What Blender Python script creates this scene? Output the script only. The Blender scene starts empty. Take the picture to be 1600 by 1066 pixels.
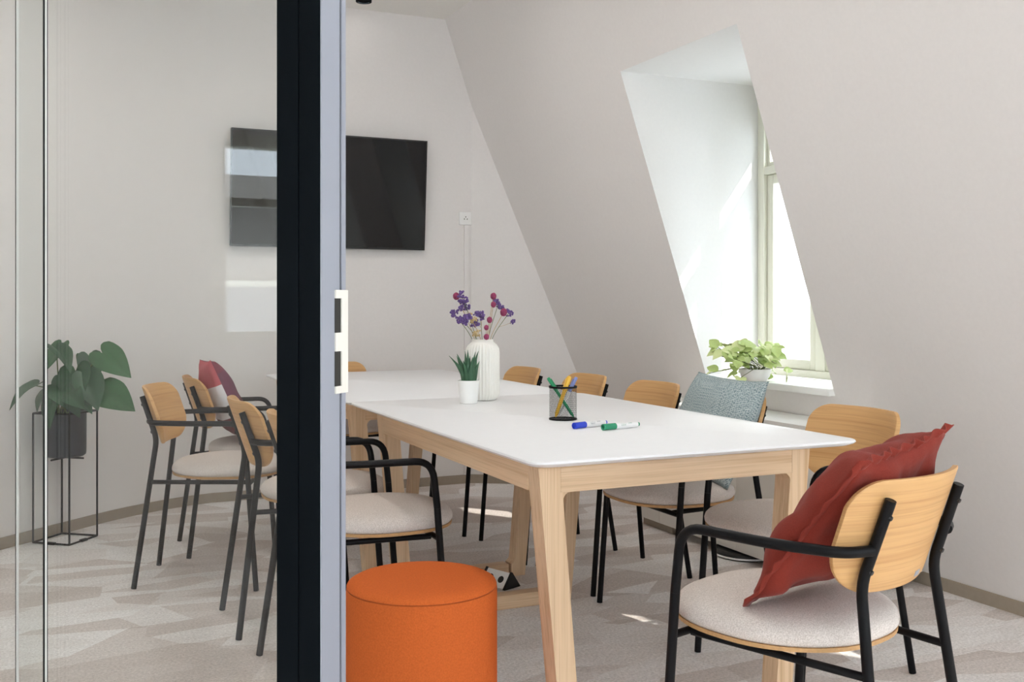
import bpy, bmesh, math, random
from mathutils import Vector, Matrix, noise
random.seed(7)
scn = bpy.context.scene
COL = scn.collection
PI = math.pi

# ---------------------------------------------------------------- camera
F = 1583.0; CX = 800.0; HY = 476.0; CH = 1.096
YAW = math.atan(716.0 / F)
SN, CS = math.sin(YAW), math.cos(YAW)
cam = bpy.data.cameras.new('camera'); camo = bpy.data.objects.new('camera', cam); COL.objects.link(camo)
cam.sensor_width = 36; cam.lens = F / 1600 * 36; cam.shift_y = -(533 - HY) / 1600
cam.clip_start = 0.02
camo.location = (0, 0, CH); camo.rotation_euler = (PI / 2, 0, -YAW)
scn.camera = camo

# ---------------------------------------------------------------- light
W = bpy.data.worlds.new('sky'); scn.world = W; W.use_nodes = True
bg = W.node_tree.nodes['Background']
bg.inputs[0].default_value = (0.83, 0.92, 1.02, 1); bg.inputs[1].default_value = 1.0
sun = bpy.data.lights.new('sun', 'SUN'); suno = bpy.data.objects.new('sun', sun); COL.objects.link(suno)
sun.energy = 0.8; sun.angle = math.radians(0.6); sun.color = (1.0, 0.95, 0.87)
suno.rotation_euler = Vector((-1, 1.35, -1.37)).to_track_quat('-Z', 'Y').to_euler()
suno.location = (12, -14, 15)
vs = scn.view_settings
vs.view_transform = 'Standard'; vs.look = 'None'; vs.gamma = 1; vs.use_curve_mapping = False
vs.exposure = 3.14
SPOT = 0.50                      # watts of each added ceiling spotlight, fill for floor and tabletop
scn.cycles.max_bounces = 12; scn.cycles.diffuse_bounces = 8; scn.cycles.transparent_max_bounces = 16
scn.cycles.sample_clamp_indirect = 6

def at(px, py, zc):
    """a point seen at this pixel at depth zc (metres) in front of the camera"""
    a = (px - CX) / F; b = (HY - py) / F
    return Vector((zc * (a * CS + SN), zc * (CS - a * SN), CH + zc * b))

# ---------------------------------------------------------------- materials
MATS = {}
def srgb(r, g, b):
    f = lambda c: (c / 255 / 12.92) if c / 255 <= 0.04045 else ((c / 255 + 0.055) / 1.055) ** 2.4
    return (f(r), f(g), f(b), 1)
def mat(name, col, rough=0.5, metal=0.0, spec=0.5, **kw):
    m = bpy.data.materials.new(name); m.use_nodes = True
    nt = m.node_tree; p = nt.nodes['Principled BSDF']
    p.inputs['Base Color'].default_value = col; p.inputs['Roughness'].default_value = rough
    p.inputs['Metallic'].default_value = metal; p.inputs['Specular IOR Level'].default_value = spec
    for k, v in kw.items(): p.inputs[k.replace('_', ' ')].default_value = v
    MATS[name] = m
    return m
def nodes(m):
    nt = m.node_tree
    return nt, nt.nodes['Principled BSDF'], nt.nodes.new, nt.links.new
def coords(nt, scale=(1, 1, 1), rot=(0, 0, 0), kind='Object'):
    tc = nt.nodes.new('ShaderNodeTexCoord'); mp = nt.nodes.new('ShaderNodeMapping')
    mp.inputs['Scale'].default_value = scale; mp.inputs['Rotation'].default_value = rot
    nt.links.new(tc.outputs[kind], mp.inputs['Vector'])
    return mp.outputs[0]
def noise_tex(nt, vec, scale, detail=4, rough=0.5, dist=0.0):
    n = nt.nodes.new('ShaderNodeTexNoise'); n.inputs['Scale'].default_value = scale
    n.inputs['Detail'].default_value = detail; n.inputs['Roughness'].default_value = rough
    n.inputs['Distortion'].default_value = dist
    nt.links.new(vec, n.inputs['Vector'])
    return n
def ramp(nt, fac, stops):
    r = nt.nodes.new('ShaderNodeValToRGB')
    while len(r.color_ramp.elements) < len(stops): r.color_ramp.elements.new(0.5)
    for e, (p, c) in zip(r.color_ramp.elements, stops): e.position = p; e.color = c
    nt.links.new(fac, r.inputs[0])
    return r.outputs[0]
def bump(nt, p, height, strength=0.2, dist=0.002):
    b = nt.nodes.new('ShaderNodeBump'); b.inputs['Strength'].default_value = strength
    b.inputs['Distance'].default_value = dist
    nt.links.new(height, b.inputs['Height']); nt.links.new(b.outputs[0], p.inputs['Normal'])
def shade(c, k): return (c[0] * k, c[1] * k, c[2] * k, 1)

def noisy(name, col, rough, amount=0.12, scale=300, bstr=0.25, bdist=0.001, **kw):
    m = mat(name, col, rough, **kw); nt, p, N, L = nodes(m)
    v = coords(nt); n = noise_tex(nt, v, scale, 3, 0.6)
    c = ramp(nt, n.outputs[0], [(0.3, shade(col, 1 - amount)), (0.7, shade(col, 1 + amount))])
    L(c, p.inputs['Base Color'])
    if bstr: bump(nt, p, n.outputs[0], bstr, bdist)
    return m
def wood(name, light, dark, axis, flat=None):
    m = mat(name, light, 0.45, spec=0.35); nt, p, N, L = nodes(m)
    s = [42, 42, 42]; s[axis] = 0.7
    if flat is not None: s[flat] = 1.5
    v = coords(nt, s); n = noise_tex(nt, v, 1.6, 3, 0.55, 0.1)
    s2 = [260, 260, 260]; s2[axis] = 4
    if flat is not None: s2[flat] = 6
    v2 = coords(nt, s2); n2 = noise_tex(nt, v2, 1.0, 2, 0.5)
    c1 = ramp(nt, n.outputs[0], [(0.25, dark), (0.5, light), (0.8, shade(light, 1.05))])
    c2 = ramp(nt, n2.outputs[0], [(0.32, (0.72, 0.66, 0.6, 1)), (0.5, (1, 1, 1, 1))])
    mx = N('ShaderNodeMix'); mx.data_type = 'RGBA'; mx.blend_type = 'MULTIPLY'; mx.inputs[0].default_value = 0.45
    L(c1, mx.inputs[6]); L(c2, mx.inputs[7]); L(mx.outputs[2], p.inputs['Base Color'])
    bump(nt, p, n2.outputs[0], 0.08, 0.0005)
    return m

def build_materials():
    noisy('wall_paint', srgb(232, 228, 226), 0.9, 0.012, 60, 0.04, 0.0005, spec=0.2)
    noisy('ceiling_paint', srgb(238, 236, 232), 0.9, 0.01, 60, 0.03, 0.0005, spec=0.2)
    noisy('reveal_paint', srgb(230, 229, 228), 0.8, 0.01, 60, 0.03, 0.0005, spec=0.2)
    noisy('baseboard_paint', srgb(158, 146, 131), 0.6, 0.04, 40, 0, 0)
    mat('window_paint', srgb(226, 226, 212), 0.4)
    mat('white_gloss', srgb(240, 240, 238), 0.3)
    noisy('white_laminate', srgb(236, 236, 238), 0.32, 0.008, 40, 0, 0, spec=0.5)
    mat('cabinet_white', srgb(225, 221, 214), 0.5)
    noisy('black_metal', (0.005, 0.005, 0.006, 1), 0.45, 0.15, 500, 0.05, 0.0003, spec=0.16)
    mat('bolt_metal', (0.06, 0.06, 0.065, 1), 0.3, 0.9)
    mat('frame_black', (0.004, 0.006, 0.008, 1), 0.6, 0, 0.05)
    mat('frame_grey', srgb(156, 160, 172), 0.4)
    mat('frame_dark_groove', (0.03, 0.03, 0.035, 1), 0.5)
    mat('steel', (0.62, 0.62, 0.64, 1), 0.16, 1.0)
    mat('strike_white', srgb(236, 232, 224), 0.4)
    mat('dark_slot', (0.02, 0.018, 0.015, 1), 0.6)
    for a, n in enumerate('xyz'):
        wood('oak_' + n, srgb(222, 192, 158), srgb(200, 163, 124), a)
    wood('chair_oak', srgb(207, 162, 109), srgb(188, 140, 88), 0, 1)
    noisy('ply_edge', srgb(190, 148, 100), 0.5, 0.12, 120, 0, 0)
    # woven seat cloth
    m = mat('seat_cloth', srgb(212, 202, 194), 0.95, spec=0.15); nt, p, N, L = nodes(m)
    v = coords(nt)
    n = noise_tex(nt, v, 420, 2, 0.5); n2 = noise_tex(nt, v, 30, 2)
    c = ramp(nt, n.outputs[0], [(0.32, srgb(190, 179, 172)), (0.68, srgb(222, 213, 207))]); L(c, p.inputs['Base Color'])
    bump(nt, p, n.outputs[0], 0.35, 0.0012)
    # carpet: angular greige shards with pile speckle
    m = mat('carpet', srgb(182, 170, 162), 1.0, spec=0.05); nt, p, N, L = nodes(m)
    v = coords(nt)
    nd = noise_tex(nt, v, 2.3, 3)
    vm = N('ShaderNodeVectorMath'); vm.operation = 'MULTIPLY_ADD'; vm.inputs[1].default_value = (0.05, 0.05, 0)
    L(nd.outputs['Color'], vm.inputs[0]); L(v, vm.inputs[2])
    cols = []
    for k, (sc, rz, st) in enumerate([(1.9, 0.5, 1.9), (3.1, -0.9, 2.3)]):
        mp = N('ShaderNodeMapping'); mp.inputs['Rotation'].default_value = (0, 0, rz); mp.inputs['Scale'].default_value = (1, st, 1)
        L(vm.outputs[0], mp.inputs[0])
        vo = N('ShaderNodeTexVoronoi'); vo.inputs['Scale'].default_value = sc; vo.distance = 'EUCLIDEAN'; vo.voronoi_dimensions = '2D'
        L(mp.outputs[0], vo.inputs['Vector'])
        sp = N('ShaderNodeSeparateColor'); L(vo.outputs['Color'], sp.inputs[0]); cols.append(sp.outputs[0])
    ad = N('ShaderNodeMath'); ad.operation = 'ADD'; L(cols[0], ad.inputs[0]); L(cols[1], ad.inputs[1])
    hv = N('ShaderNodeMath'); hv.operation = 'MULTIPLY'; hv.inputs[1].default_value = 0.5; L(ad.outputs[0], hv.inputs[0])
    c1 = ramp(nt, hv.outputs[0], [(0.22, srgb(216, 206, 201)), (0.47, srgb(227, 219, 215)), (0.53, srgb(240, 235, 233)), (0.8, srgb(246, 243, 242))])
    ns = noise_tex(nt, v, 110, 5, 0.75)
    c2 = ramp(nt, ns.outputs[0], [(0.3, (0.70, 0.69, 0.68, 1)), (0.68, (1.16, 1.16, 1.16, 1))])
    st = coords(nt, (5, 22, 1), (0, 0, 0.3)); n3 = noise_tex(nt, st, 1.0, 3, 0.6)
    c3 = ramp(nt, n3.outputs[0], [(0.35, (0.965, 0.96, 0.955, 1)), (0.65, (1.02, 1.02, 1.02, 1))])
    def mul(a, b):
        mx = N('ShaderNodeMix'); mx.data_type = 'RGBA'; mx.blend_type = 'MULTIPLY'; mx.inputs[0].default_value = 1
        L(a, mx.inputs[6]); L(b, mx.inputs[7]); return mx.outputs[2]
    L(mul(mul(c1, c2), c3), p.inputs['Base Color'])
    bump(nt, p, ns.outputs[0], 0.7, 0.004)
    noisy('pouf_felt', srgb(200, 99, 47), 0.95, 0.1, 260, 0.3, 0.001, spec=0.1)
    noisy('pouf_seam', srgb(170, 76, 22), 0.9, 0.1, 260, 0, 0)
    noisy('rust_linen', srgb(134, 54, 44), 0.95, 0.1, 420, 0.4, 0.001, spec=0.05, Sheen_Weight=0.1)
    # teal cushion with a maze print
    m = mat('teal_print', srgb(120, 140, 144), 0.9, spec=0.15); nt, p, N, L = nodes(m)
    v = coords(nt); n1 = noise_tex(nt, v, 40, 1)
    mg = N('ShaderNodeTexMagic'); mg.turbulence_depth = 4; mg.inputs['Scale'].default_value = 60; mg.inputs['Distortion'].default_value = 2.2; L(v, mg.inputs[0])
    c = ramp(nt, mg.outputs['Fac'], [(0.42, srgb(112, 132, 138)), (0.55, srgb(190, 200, 200))]); L(c, p.inputs['Base Color'])
    # colour-block cushion (pattern sewn from cloth panels, in cushion coordinates)
    m = mat('block_cloth', srgb(120, 50, 60), 0.9, spec=0.15); nt, p, N, L = nodes(m)
    tc = N('ShaderNodeTexCoord'); sx = N('ShaderNodeSeparateXYZ'); L(tc.outputs['Object'], sx.inputs[0])
    mr = N('ShaderNodeMapRange'); mr.inputs[1].default_value = -0.2; mr.inputs[2].default_value = 0.2; L(sx.outputs[1], mr.inputs[0])
    cf = ramp(nt, mr.outputs[0], [(0.0, srgb(112, 56, 58)), (0.3, srgb(226, 222, 224)), (0.68, srgb(186, 92, 100))])
    cb = ramp(nt, mr.outputs[0], [(0.0, srgb(92, 46, 48)), (0.45, srgb(112, 66, 84)), (0.8, srgb(124, 62, 76))])
    for r in (cf, cb): r.node.color_ramp.interpolation = 'CONSTANT'
    gt = N('ShaderNodeMath'); gt.operation = 'GREATER_THAN'; gt.inputs[1].default_value = 0.0; L(sx.outputs[2], gt.inputs[0])
    mx = N('ShaderNodeMix'); mx.data_type = 'RGBA'; L(gt.outputs[0], mx.inputs[0]); L(cb, mx.inputs[6]); L(cf, mx.inputs[7])
    L(mx.outputs[2], p.inputs['Base Color'])
    mat('screen', (0.006, 0.006, 0.007, 1), 0.05, 0, 0.4)
    mat('tv_black', (0.01, 0.01, 0.011, 1), 0.3)
    noisy('ceramic_white', srgb(238, 236, 230), 0.5, 0.01, 80, 0, 0)
    mat('pot_white', srgb(240, 240, 238), 0.35)
    noisy('pot_black', srgb(38, 42, 50), 0.45, 0.2, 14, 0, 0)
    noisy('soil', srgb(60, 48, 40), 1.0, 0.4, 120, 0.5, 0.004)
    noisy('monstera_leaf', srgb(44, 78, 52), 0.42, 0.3, 16, 0.15, 0.002)
    noisy('monstera_pale', srgb(58, 98, 62), 0.42, 0.25, 16, 0.15, 0.002)
    noisy('aloe_leaf', srgb(52, 92, 64), 0.45, 0.25, 40, 0, 0)
    noisy('sill_leaf', srgb(186, 206, 128), 0.5, 0.2, 30, 0, 0, Transmission_Weight=0.0, Subsurface_Weight=0.0)
    noisy('sill_leaf_pale', srgb(216, 227, 164), 0.5, 0.2, 30, 0, 0)
    noisy('stem_green', srgb(96, 110, 60), 0.6, 0.15, 60, 0, 0)
    noisy('stem_straw', srgb(188, 160, 118), 0.8, 0.15, 60, 0, 0)
    noisy('bloom_purple', srgb(108, 84, 142), 0.9, 0.3, 160, 0, 0)
    noisy('bloom_magenta', srgb(142, 58, 92), 0.9, 0.3, 160, 0, 0)
    noisy('bloom_straw', srgb(196, 172, 128), 0.9, 0.2, 160, 0, 0)
    mat('pen_green', srgb(28, 140, 92), 0.3); mat('pen_yellow', srgb(236, 186, 62), 0.3)
    mat('pen_violet', srgb(128, 140, 196), 0.3); mat('cap_blue', srgb(38, 66, 196), 0.25)
    mat('cap_green', srgb(42, 142, 104), 0.25); mat('marker_white', srgb(232, 232, 232), 0.35)
    mat('ink_dark', srgb(70, 78, 92), 0.6); mat('ink_green', srgb(60, 140, 110), 0.6)
    noisy('black_cloth', (0.012, 0.012, 0.013, 1), 0.8, 0.2, 90, 0.2, 0.002)
    mat('rubber_black', (0.01, 0.01, 0.01, 1), 0.6)
    mat('socket_white', srgb(240, 240, 238), 0.35)
    noisy('facade', srgb(166, 162, 157), 0.9, 0.04, 4, 0, 0)
    noisy('facade_grey', srgb(150, 146, 140), 0.9, 0.04, 4, 0, 0)
    mat('facade_glass', (0.32, 0.33, 0.34, 1), 0.1)
    noisy('facade_roof', srgb(150, 140, 132), 0.9, 0.1, 4, 0, 0)
    # clear float glass: sharp Fresnel reflection over straight-through light
    m = bpy.data.materials.new('clear_glass'); m.use_nodes = True; nt = m.node_tree; nt.nodes.clear(); MATS['clear_glass'] = m
    o = nt.nodes.new('ShaderNodeOutputMaterial'); mix = nt.nodes.new('ShaderNodeMixShader')
    fr = nt.nodes.new('ShaderNodeFresnel'); fr.inputs[0].default_value = 1.5
    ge = nt.nodes.new('ShaderNodeNewGeometry'); mr = nt.nodes.new('ShaderNodeMapRange')      # same reflectance on both faces of the sheet
    mr.inputs[3].default_value = 1.5; mr.inputs[4].default_value = 1 / 1.5
    nt.links.new(ge.outputs['Backfacing'], mr.inputs[0]); nt.links.new(mr.outputs[0], fr.inputs[0])
    tr = nt.nodes.new('ShaderNodeBsdfTransparent'); tr.inputs[0].default_value = (0.975, 0.985, 0.98, 1)
    gl = nt.nodes.new('ShaderNodeBsdfGlossy'); gl.inputs['Roughness'].default_value = 0.0
    nt.links.new(fr.outputs[0], mix.inputs[0]); nt.links.new(tr.outputs[0], mix.inputs[1]); nt.links.new(gl.outputs[0], mix.inputs[2])
    nt.links.new(mix.outputs[0], o.inputs[0])
build_materials()

# ---------------------------------------------------------------- mesh helpers
def obj(name, bm, m, parent=None, smooth=False, loc=None, rot=None):
    me = bpy.data.meshes.new(name)
    bmesh.ops.recalc_face_normals(bm, faces=bm.faces)
    bm.to_mesh(me); bm.free()
    ms = m if isinstance(m, (list, tuple)) else [m]
    for x in ms: me.materials.append(MATS[x])
    if smooth:
        me.polygons.foreach_set('use_smooth', [True] * len(me.polygons))
        if smooth != 'all': me.set_sharp_from_angle(angle=math.radians(smooth if smooth is not True else 40))
    o = bpy.data.objects.new(name, me); COL.objects.link(o)
    if parent: o.parent = parent
    if loc is not None: o.location = loc
    if rot is not None: o.rotation_euler = rot
    return o
def empty(name, loc=(0, 0, 0), rz=0):
    o = bpy.data.objects.new(name, None); COL.objects.link(o); o.empty_display_size = 0.05
    o.location = loc; o.rotation_euler = (0, 0, rz); return o
def tag(o, label, cat, group=None):
    o['label'] = label; o['category'] = cat
    if group: o['group'] = group
    return o
def struct(o, label=None):
    o['kind'] = 'structure'
    if label: o['label'] = label
    return o
def dup(root):
    r = root.copy(); COL.objects.link(r)
    for ch in list(root.children):
        c = ch.copy(); COL.objects.link(c); c.parent = r
        for g in list(ch.children):
            d = g.copy(); COL.objects.link(d); d.parent = c
    return r
def new(): return bmesh.new()
def add_box(bm, lo, hi, bev=0.0, seg=2):
    lo, hi = Vector(lo), Vector(hi)
    r = bmesh.ops.create_cube(bm, size=1)
    vs_ = r['verts']
    for v in vs_:
        v.co = Vector(((lo[i] + hi[i]) / 2 + v.co[i] * (hi[i] - lo[i])) for i in range(3))
    if bev:
        es = list({e for v in vs_ for e in v.link_edges})
        bmesh.ops.bevel(bm, geom=es, offset=bev, segments=seg, profile=0.5, affect='EDGES')
    return bm
def box(name, lo, hi, m, parent=None, bev=0.0, seg=2):
    return obj(name, add_box(new(), lo, hi, bev, seg), m, parent, smooth=30 if bev else False)
def frames(pts):
    pts = [Vector(p) for p in pts]; out = []
    t0 = (pts[1] - pts[0]).normalized()
    n = t0.orthogonal().normalized()
    for i, p in enumerate(pts):
        t = (pts[min(i + 1, len(pts) - 1)] - pts[max(i - 1, 0)]).normalized()
        n = (n - t * n.dot(t)).normalized()
        out.append((p, n, t.cross(n)))
    return out
def add_tube(bm, pts, r, seg=10, cap=True, radii=None):
    rings = []
    for i, (p, n, b) in enumerate(frames(pts)):
        rr = radii[i] if radii else r
        rings.append([bm.verts.new(p + (n * math.cos(a) + b * math.sin(a)) * rr) for a in (2 * PI * k / seg for k in range(seg))])
    for a, b in zip(rings, rings[1:]):
        for k in range(seg):
            bm.faces.new((a[k], a[(k + 1) % seg], b[(k + 1) % seg], b[k]))
    if cap:
        bm.faces.new(rings[0][::-1]); bm.faces.new(rings[-1])
    return bm
def tube(name, pts, r, m, parent=None, seg=10, radii=None):
    return obj(name, add_tube(new(), pts, r, seg, True, radii), m, parent, smooth=50)
def rounded(pts, rad, n=6):
    pts = [Vector(p) for p in pts]; out = [pts[0]]
    for i in range(1, len(pts) - 1):
        a, b, c = pts[i - 1], pts[i], pts[i + 1]
        d1 = (a - b); d2 = (c - b)
        r = min(rad[i - 1] if isinstance(rad, (list, tuple)) else rad, d1.length * 0.49, d2.length * 0.49)
        p, q = b + d1.normalized() * r, b + d2.normalized() * r
        for k in range(n + 1):
            t = k / n
            out.append(p * (1 - t) ** 2 + b * 2 * t * (1 - t) + q * t * t)
    out.append(pts[-1]); return out
def add_lathe(bm, prof, seg=32, center=(0, 0, 0), ribs=None):
    c = Vector(center); rings = []
    for (r, z) in prof:
        if r < 1e-6: rings.append([bm.verts.new(c + Vector((0, 0, z)))])
        else:
            ring = []
            for k in range(seg):
                rr = r + (ribs(k, r, z) if ribs else 0); a = 2 * PI * k / seg
                ring.append(bm.verts.new(c + Vector((rr * math.cos(a), rr * math.sin(a), z))))
            rings.append(ring)
    for a, b in zip(rings, rings[1:]):
        if len(a) == 1 and len(b) == 1: continue
        for k in range(seg):
            k2 = (k + 1) % seg
            if len(a) == 1: bm.faces.new((a[0], b[k2], b[k]))
            elif len(b) == 1: bm.faces.new((a[k], a[k2], b[0]))
            else: bm.faces.new((a[k], a[k2], b[k2], b[k]))
    return bm
def lathe(name, prof, m, parent=None, seg=32, center=(0, 0, 0), ribs=None, smooth=40):
    return obj(name, add_lathe(new(), prof, seg, center, ribs), m, parent, smooth=smooth)
def add_prism(bm, poly, fn, d0, d1):
    """poly: 2-D outline; fn(a, b, d) -> 3-D point; extruded between d0 and d1"""
    A = [bm.verts.new(fn(a, b, d0)) for a, b in poly]; B = [bm.verts.new(fn(a, b, d1)) for a, b in poly]
    n = len(poly)
    bm.faces.new(A[::-1]); bm.faces.new(B)
    for i in range(n): bm.faces.new((A[i], A[(i + 1) % n], B[(i + 1) % n], B[i]))
    return bm
def poly_plane(name, faces, m, parent=None):
    bm = new()
    for f in faces: bm.faces.new([bm.verts.new(Vector(p)) for p in f])
    bmesh.ops.remove_doubles(bm, verts=bm.verts, dist=1e-5)
    return obj(name, bm, m, parent)
def rrect(w0, w1, y0, y1, r, n=6):
    """rounded outline, half width w0 at the bottom and w1 at the top"""
    c = [Vector((-w0, y0, 0)), Vector((w0, y0, 0)), Vector((w1, y1, 0)), Vector((-w1, y1, 0))]
    out = []
    for i in range(4):
        a, b, d = c[i - 1], c[i], c[(i + 1) % 4]
        rr = r[i] if isinstance(r, (list, tuple)) else r
        p, q = b + (a - b).normalized() * rr, b + (d - b).normalized() * rr
        for k in range(n + 1):
            t = k / n; v = p * (1 - t) ** 2 + b * 2 * t * (1 - t) + q * t * t
            out.append((v.x, v.y))
    return out

# ---------------------------------------------------------------- the room shell
CEIL = 2.83
SX0, SXK = 3.12, 0.336           # sloped mansard wall: x = SX0 - SXK * z
sx = lambda z: SX0 - SXK * z
SZ0, SZ1 = 0.755, 2.175          # dormer opening on the slope
WX = 3.17                        # inner face of the window frame
D_Y = [(3.19, 4.065), (1.04, 1.915)]
R_W = [(-1.45, -0.25, 0.5, 2.1), (-0.10, 0.55, 0.40, 1.45)]      # unseen roof windows added in the slope to light the room from the right
ZL, ZH = 0.0, CEIL

floor = poly_plane('floor', [[(-3.0, -3.0, 0), (3.4, -3.0, 0), (3.4, 6.0, 0), (-3.0, 6.0, 0)]], 'carpet'); struct(floor, 'greige carpet with pale angular shards')
SKYL = []   # roof lights of the corridor
def ceiling_faces():
    xs = sorted({-3.0, 2.5, *[v for k in SKYL for v in k[:2]]}); ys = sorted({-3.0, 6.0, *[v for k in SKYL for v in k[2:]]})
    return [[(a, c, CEIL), (b, c, CEIL), (b, d, CEIL), (a, d, CEIL)] for a, b in zip(xs, xs[1:]) for c, d in zip(ys, ys[1:])
            if not any(k[0] <= a and b <= k[1] and k[2] <= c and d <= k[3] for k in SKYL)]
ceil = struct(poly_plane('ceiling', ceiling_faces(), 'ceiling_paint'))
for k, (a, b, c, d) in enumerate(SKYL):
    w = struct(empty('window_%d' % (20 + k), ((a + b) / 2, (c + d) / 2, CEIL)), 'roof light in the corridor ceiling')
    hx, hy = (b - a) / 2, (d - c) / 2; bm = new()
    for lo, hi in (((-hx, -hy, 0), (-hx + 0.05, hy, 0.2)), ((hx - 0.05, -hy, 0), (hx, hy, 0.2)), ((-hx + 0.05, -hy, 0), (hx - 0.05, -hy + 0.05, 0.2)), ((-hx + 0.05, hy - 0.05, 0), (hx - 0.05, hy, 0.2))):
        add_box(bm, lo, hi)
    obj('frame', bm, 'window_paint', w)
    box('pane', (-hx + 0.05, -hy + 0.05, 0.1), (hx - 0.05, hy - 0.05, 0.105), 'clear_glass', w)

def slope_faces():
    holes = [(a, b, SZ0, SZ1) for a, b in D_Y] + R_W
    ys = sorted({-3.0, 6.0, *[v for h in holes for v in h[:2]]}); zs = sorted({-0.02, CEIL + 0.05, *[v for h in holes for v in h[2:]]}); out = []
    for a, b in zip(ys, ys[1:]):
        for c, d in zip(zs, zs[1:]):
            if not any(h[0] <= a and b <= h[1] and h[2] <= c and d <= h[3] for h in holes):
                out.append([(sx(c), a, c), (sx(c), b, c), (sx(d), b, d), (sx(d), a, d)])
    return out
wall_right = struct(poly_plane('wall_right', slope_faces(), 'wall_paint'), 'sloping mansard wall painted warm white')

# plan of the end wall: left wing, smooth bend, flat part with the television, right wing
def bend(p0, p1, p2, n=14):
    p0, p1, p2 = Vector(p0), Vector(p1), Vector(p2)
    return [tuple(p0 * (1 - t) ** 2 + p1 * 2 * t * (1 - t) + p2 * t * t) for t in (k / n for k in range(n + 1))]
WB = 5.80
plan = [(-1.62, 3.77), (-0.222, 5.07)] + bend((0.10, 5.37), (0.45, 5.72), (0.80, WB)) + [(2.34, WB - 0.02)]
KX, KY = 2.34, WB - 0.02
bm = new()
low = [bm.verts.new((x, y, -0.01)) for x, y in plan]; top = [bm.verts.new((x, y, CEIL + 0.02)) for x, y in plan]
for i in range(len(plan) - 1): bm.faces.new((low[i], low[i + 1], top[i + 1], top[i]))
wall_back = struct(obj('wall_back', bm, 'wall_paint', smooth=30), 'warm white end wall bending round on the left')
wing = struct(poly_plane('wall_wing', [[(KX, KY, -0.01), (3.27, 5.20, -0.01), (3.27, 5.20, CEIL), (KX, KY, CEIL)]], 'wall_paint'), 'narrow angled wall beside the sloping wall')

def skirting(name, path, h=0.052, t=0.012, side=1):
    bm = new(); pts = [Vector((x, y, 0)) for x, y in path]; ring = []
    for i, p in enumerate(pts):
        d = (pts[min(i + 1, len(pts) - 1)] - pts[max(i - 1, 0)]).normalized(); n = Vector((d.y, -d.x, 0)) * side * t
        ring.append([bm.verts.new(p + Vector((0, 0, 0.0005))), bm.verts.new(p + n + Vector((0, 0, 0.0005))), bm.verts.new(p + n + Vector((0, 0, h))), bm.verts.new(p + Vector((0, 0, h)))])
    for a, b in zip(ring, ring[1:]):
        for k in range(4): bm.faces.new((a[k], a[(k + 1) % 4], b[(k + 1) % 4], b[k]))
    bm.faces.new(ring[0][::-1]); bm.faces.new(ring[-1])
    return struct(obj(name, bm, 'baseboard_paint'))
skirting('baseboard_back', plan)
skirting('baseboard_wing', [(KX, KY), (3.12, 5.293)])
bm = new()
add_prism(bm, [(3.12, 0.0005), (3.098, 0.0005), (3.098, 0.05), (sx(0.05), 0.05)], lambda a, b, d: Vector((a, d, b)), -2.98, 5.29)
struct(obj('baseboard_right', bm, 'baseboard_paint'))

# ---- dormers: reveals, sill, window
def dormer(i, y0, y1):
    XO = WX + 0.12
    fs = []
    for y in (y0, y1):
        fs.append([(sx(SZ0), y, SZ0), (XO, y, SZ0), (XO, y, SZ1), (sx(SZ1), y, SZ1)])
    fs.append([(sx(SZ1), y0, SZ1), (sx(SZ1), y1, SZ1), (XO, y1, SZ1), (XO, y0, SZ1)])
    fs.append([(sx(SZ0), y0, SZ0 - 0.02), (sx(SZ0), y1, SZ0 - 0.02), (XO, y1, SZ0 - 0.02), (XO, y0, SZ0 - 0.02)])
    struct(poly_plane('wall_dormer', fs, 'reveal_paint'), 'deep white reveal of the dormer window')
    s = box('trim_%d' % (i + 1), (sx(SZ0) - 0.022, y0 + 0.001, SZ0 - 0.03), (WX, y1 - 0.001, SZ0), 'white_gloss', None, 0.004); struct(s, 'white sill board of the dormer window')
    w = struct(empty('window_%d' % (i + 1), (WX + 0.03, (y0 + y1) / 2, SZ0 + 0.001)), 'cream wooden casement window in the dormer')
    hw = (y1 - y0) / 2 - 0.001; H = SZ1 - SZ0 - 0.002
    P = 'window_paint'
    zt0, zt1, zh = 1.73 - SZ0, 1.77 - SZ0, 1.95 - SZ0
    for s in (-1, 1):
        box('jamb', (-0.03, s * hw if s < 0 else hw - 0.05, 0), (0.05, -hw + 0.05 if s < 0 else hw, H), P, w, 0.004)
    box('bottom_rail', (-0.03, -hw + 0.05, 0), (0.05, hw - 0.05, 0.035), P, w, 0.004)
    box('head_rail', (-0.03, -hw + 0.05, zh), (0.05, hw - 0.05, H), P, w, 0.004)
    box('transom', (-0.03, -hw + 0.05, zt0), (0.05, hw - 0.05, zt1), P, w, 0.004)
    box('mullion', (-0.02, -0.03, 0.035), (0.05, 0.03, zt0), P, w, 0.003)
    box('mullion', (-0.02, -0.03, zt1), (0.05, 0.03, zh), P, w, 0.003)
    for s in (-1, 1):
        ya, yb = (-hw + 0.052, -0.032) if s < 0 else (0.032, hw - 0.052)
        for (za, zb) in ((0.037, zt0 - 0.002), (zt1 + 0.002, zh - 0.002)):
            sw = 0.045 if zb < 1 else 0.02
            bm = new()
            for lo, hi in (((-0.012, ya, za), (0.03, ya + sw, zb)), ((-0.012, yb - sw, za), (0.03, yb, zb)),
                           ((-0.012, ya + sw, za), (0.03, yb - sw, za + sw)), ((-0.012, ya + sw, zb - sw), (0.03, yb - sw, zb))):
                add_box(bm, lo, hi, 0.004)
            sash = obj('sash', bm, P, w, smooth=30)
            box('pane', (0.008, ya + sw, za + sw), (0.012, yb - sw, zb - sw), 'clear_glass', sash)
    return w
for i, (a, b) in enumerate(D_Y): dormer(i, a, b)
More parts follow.
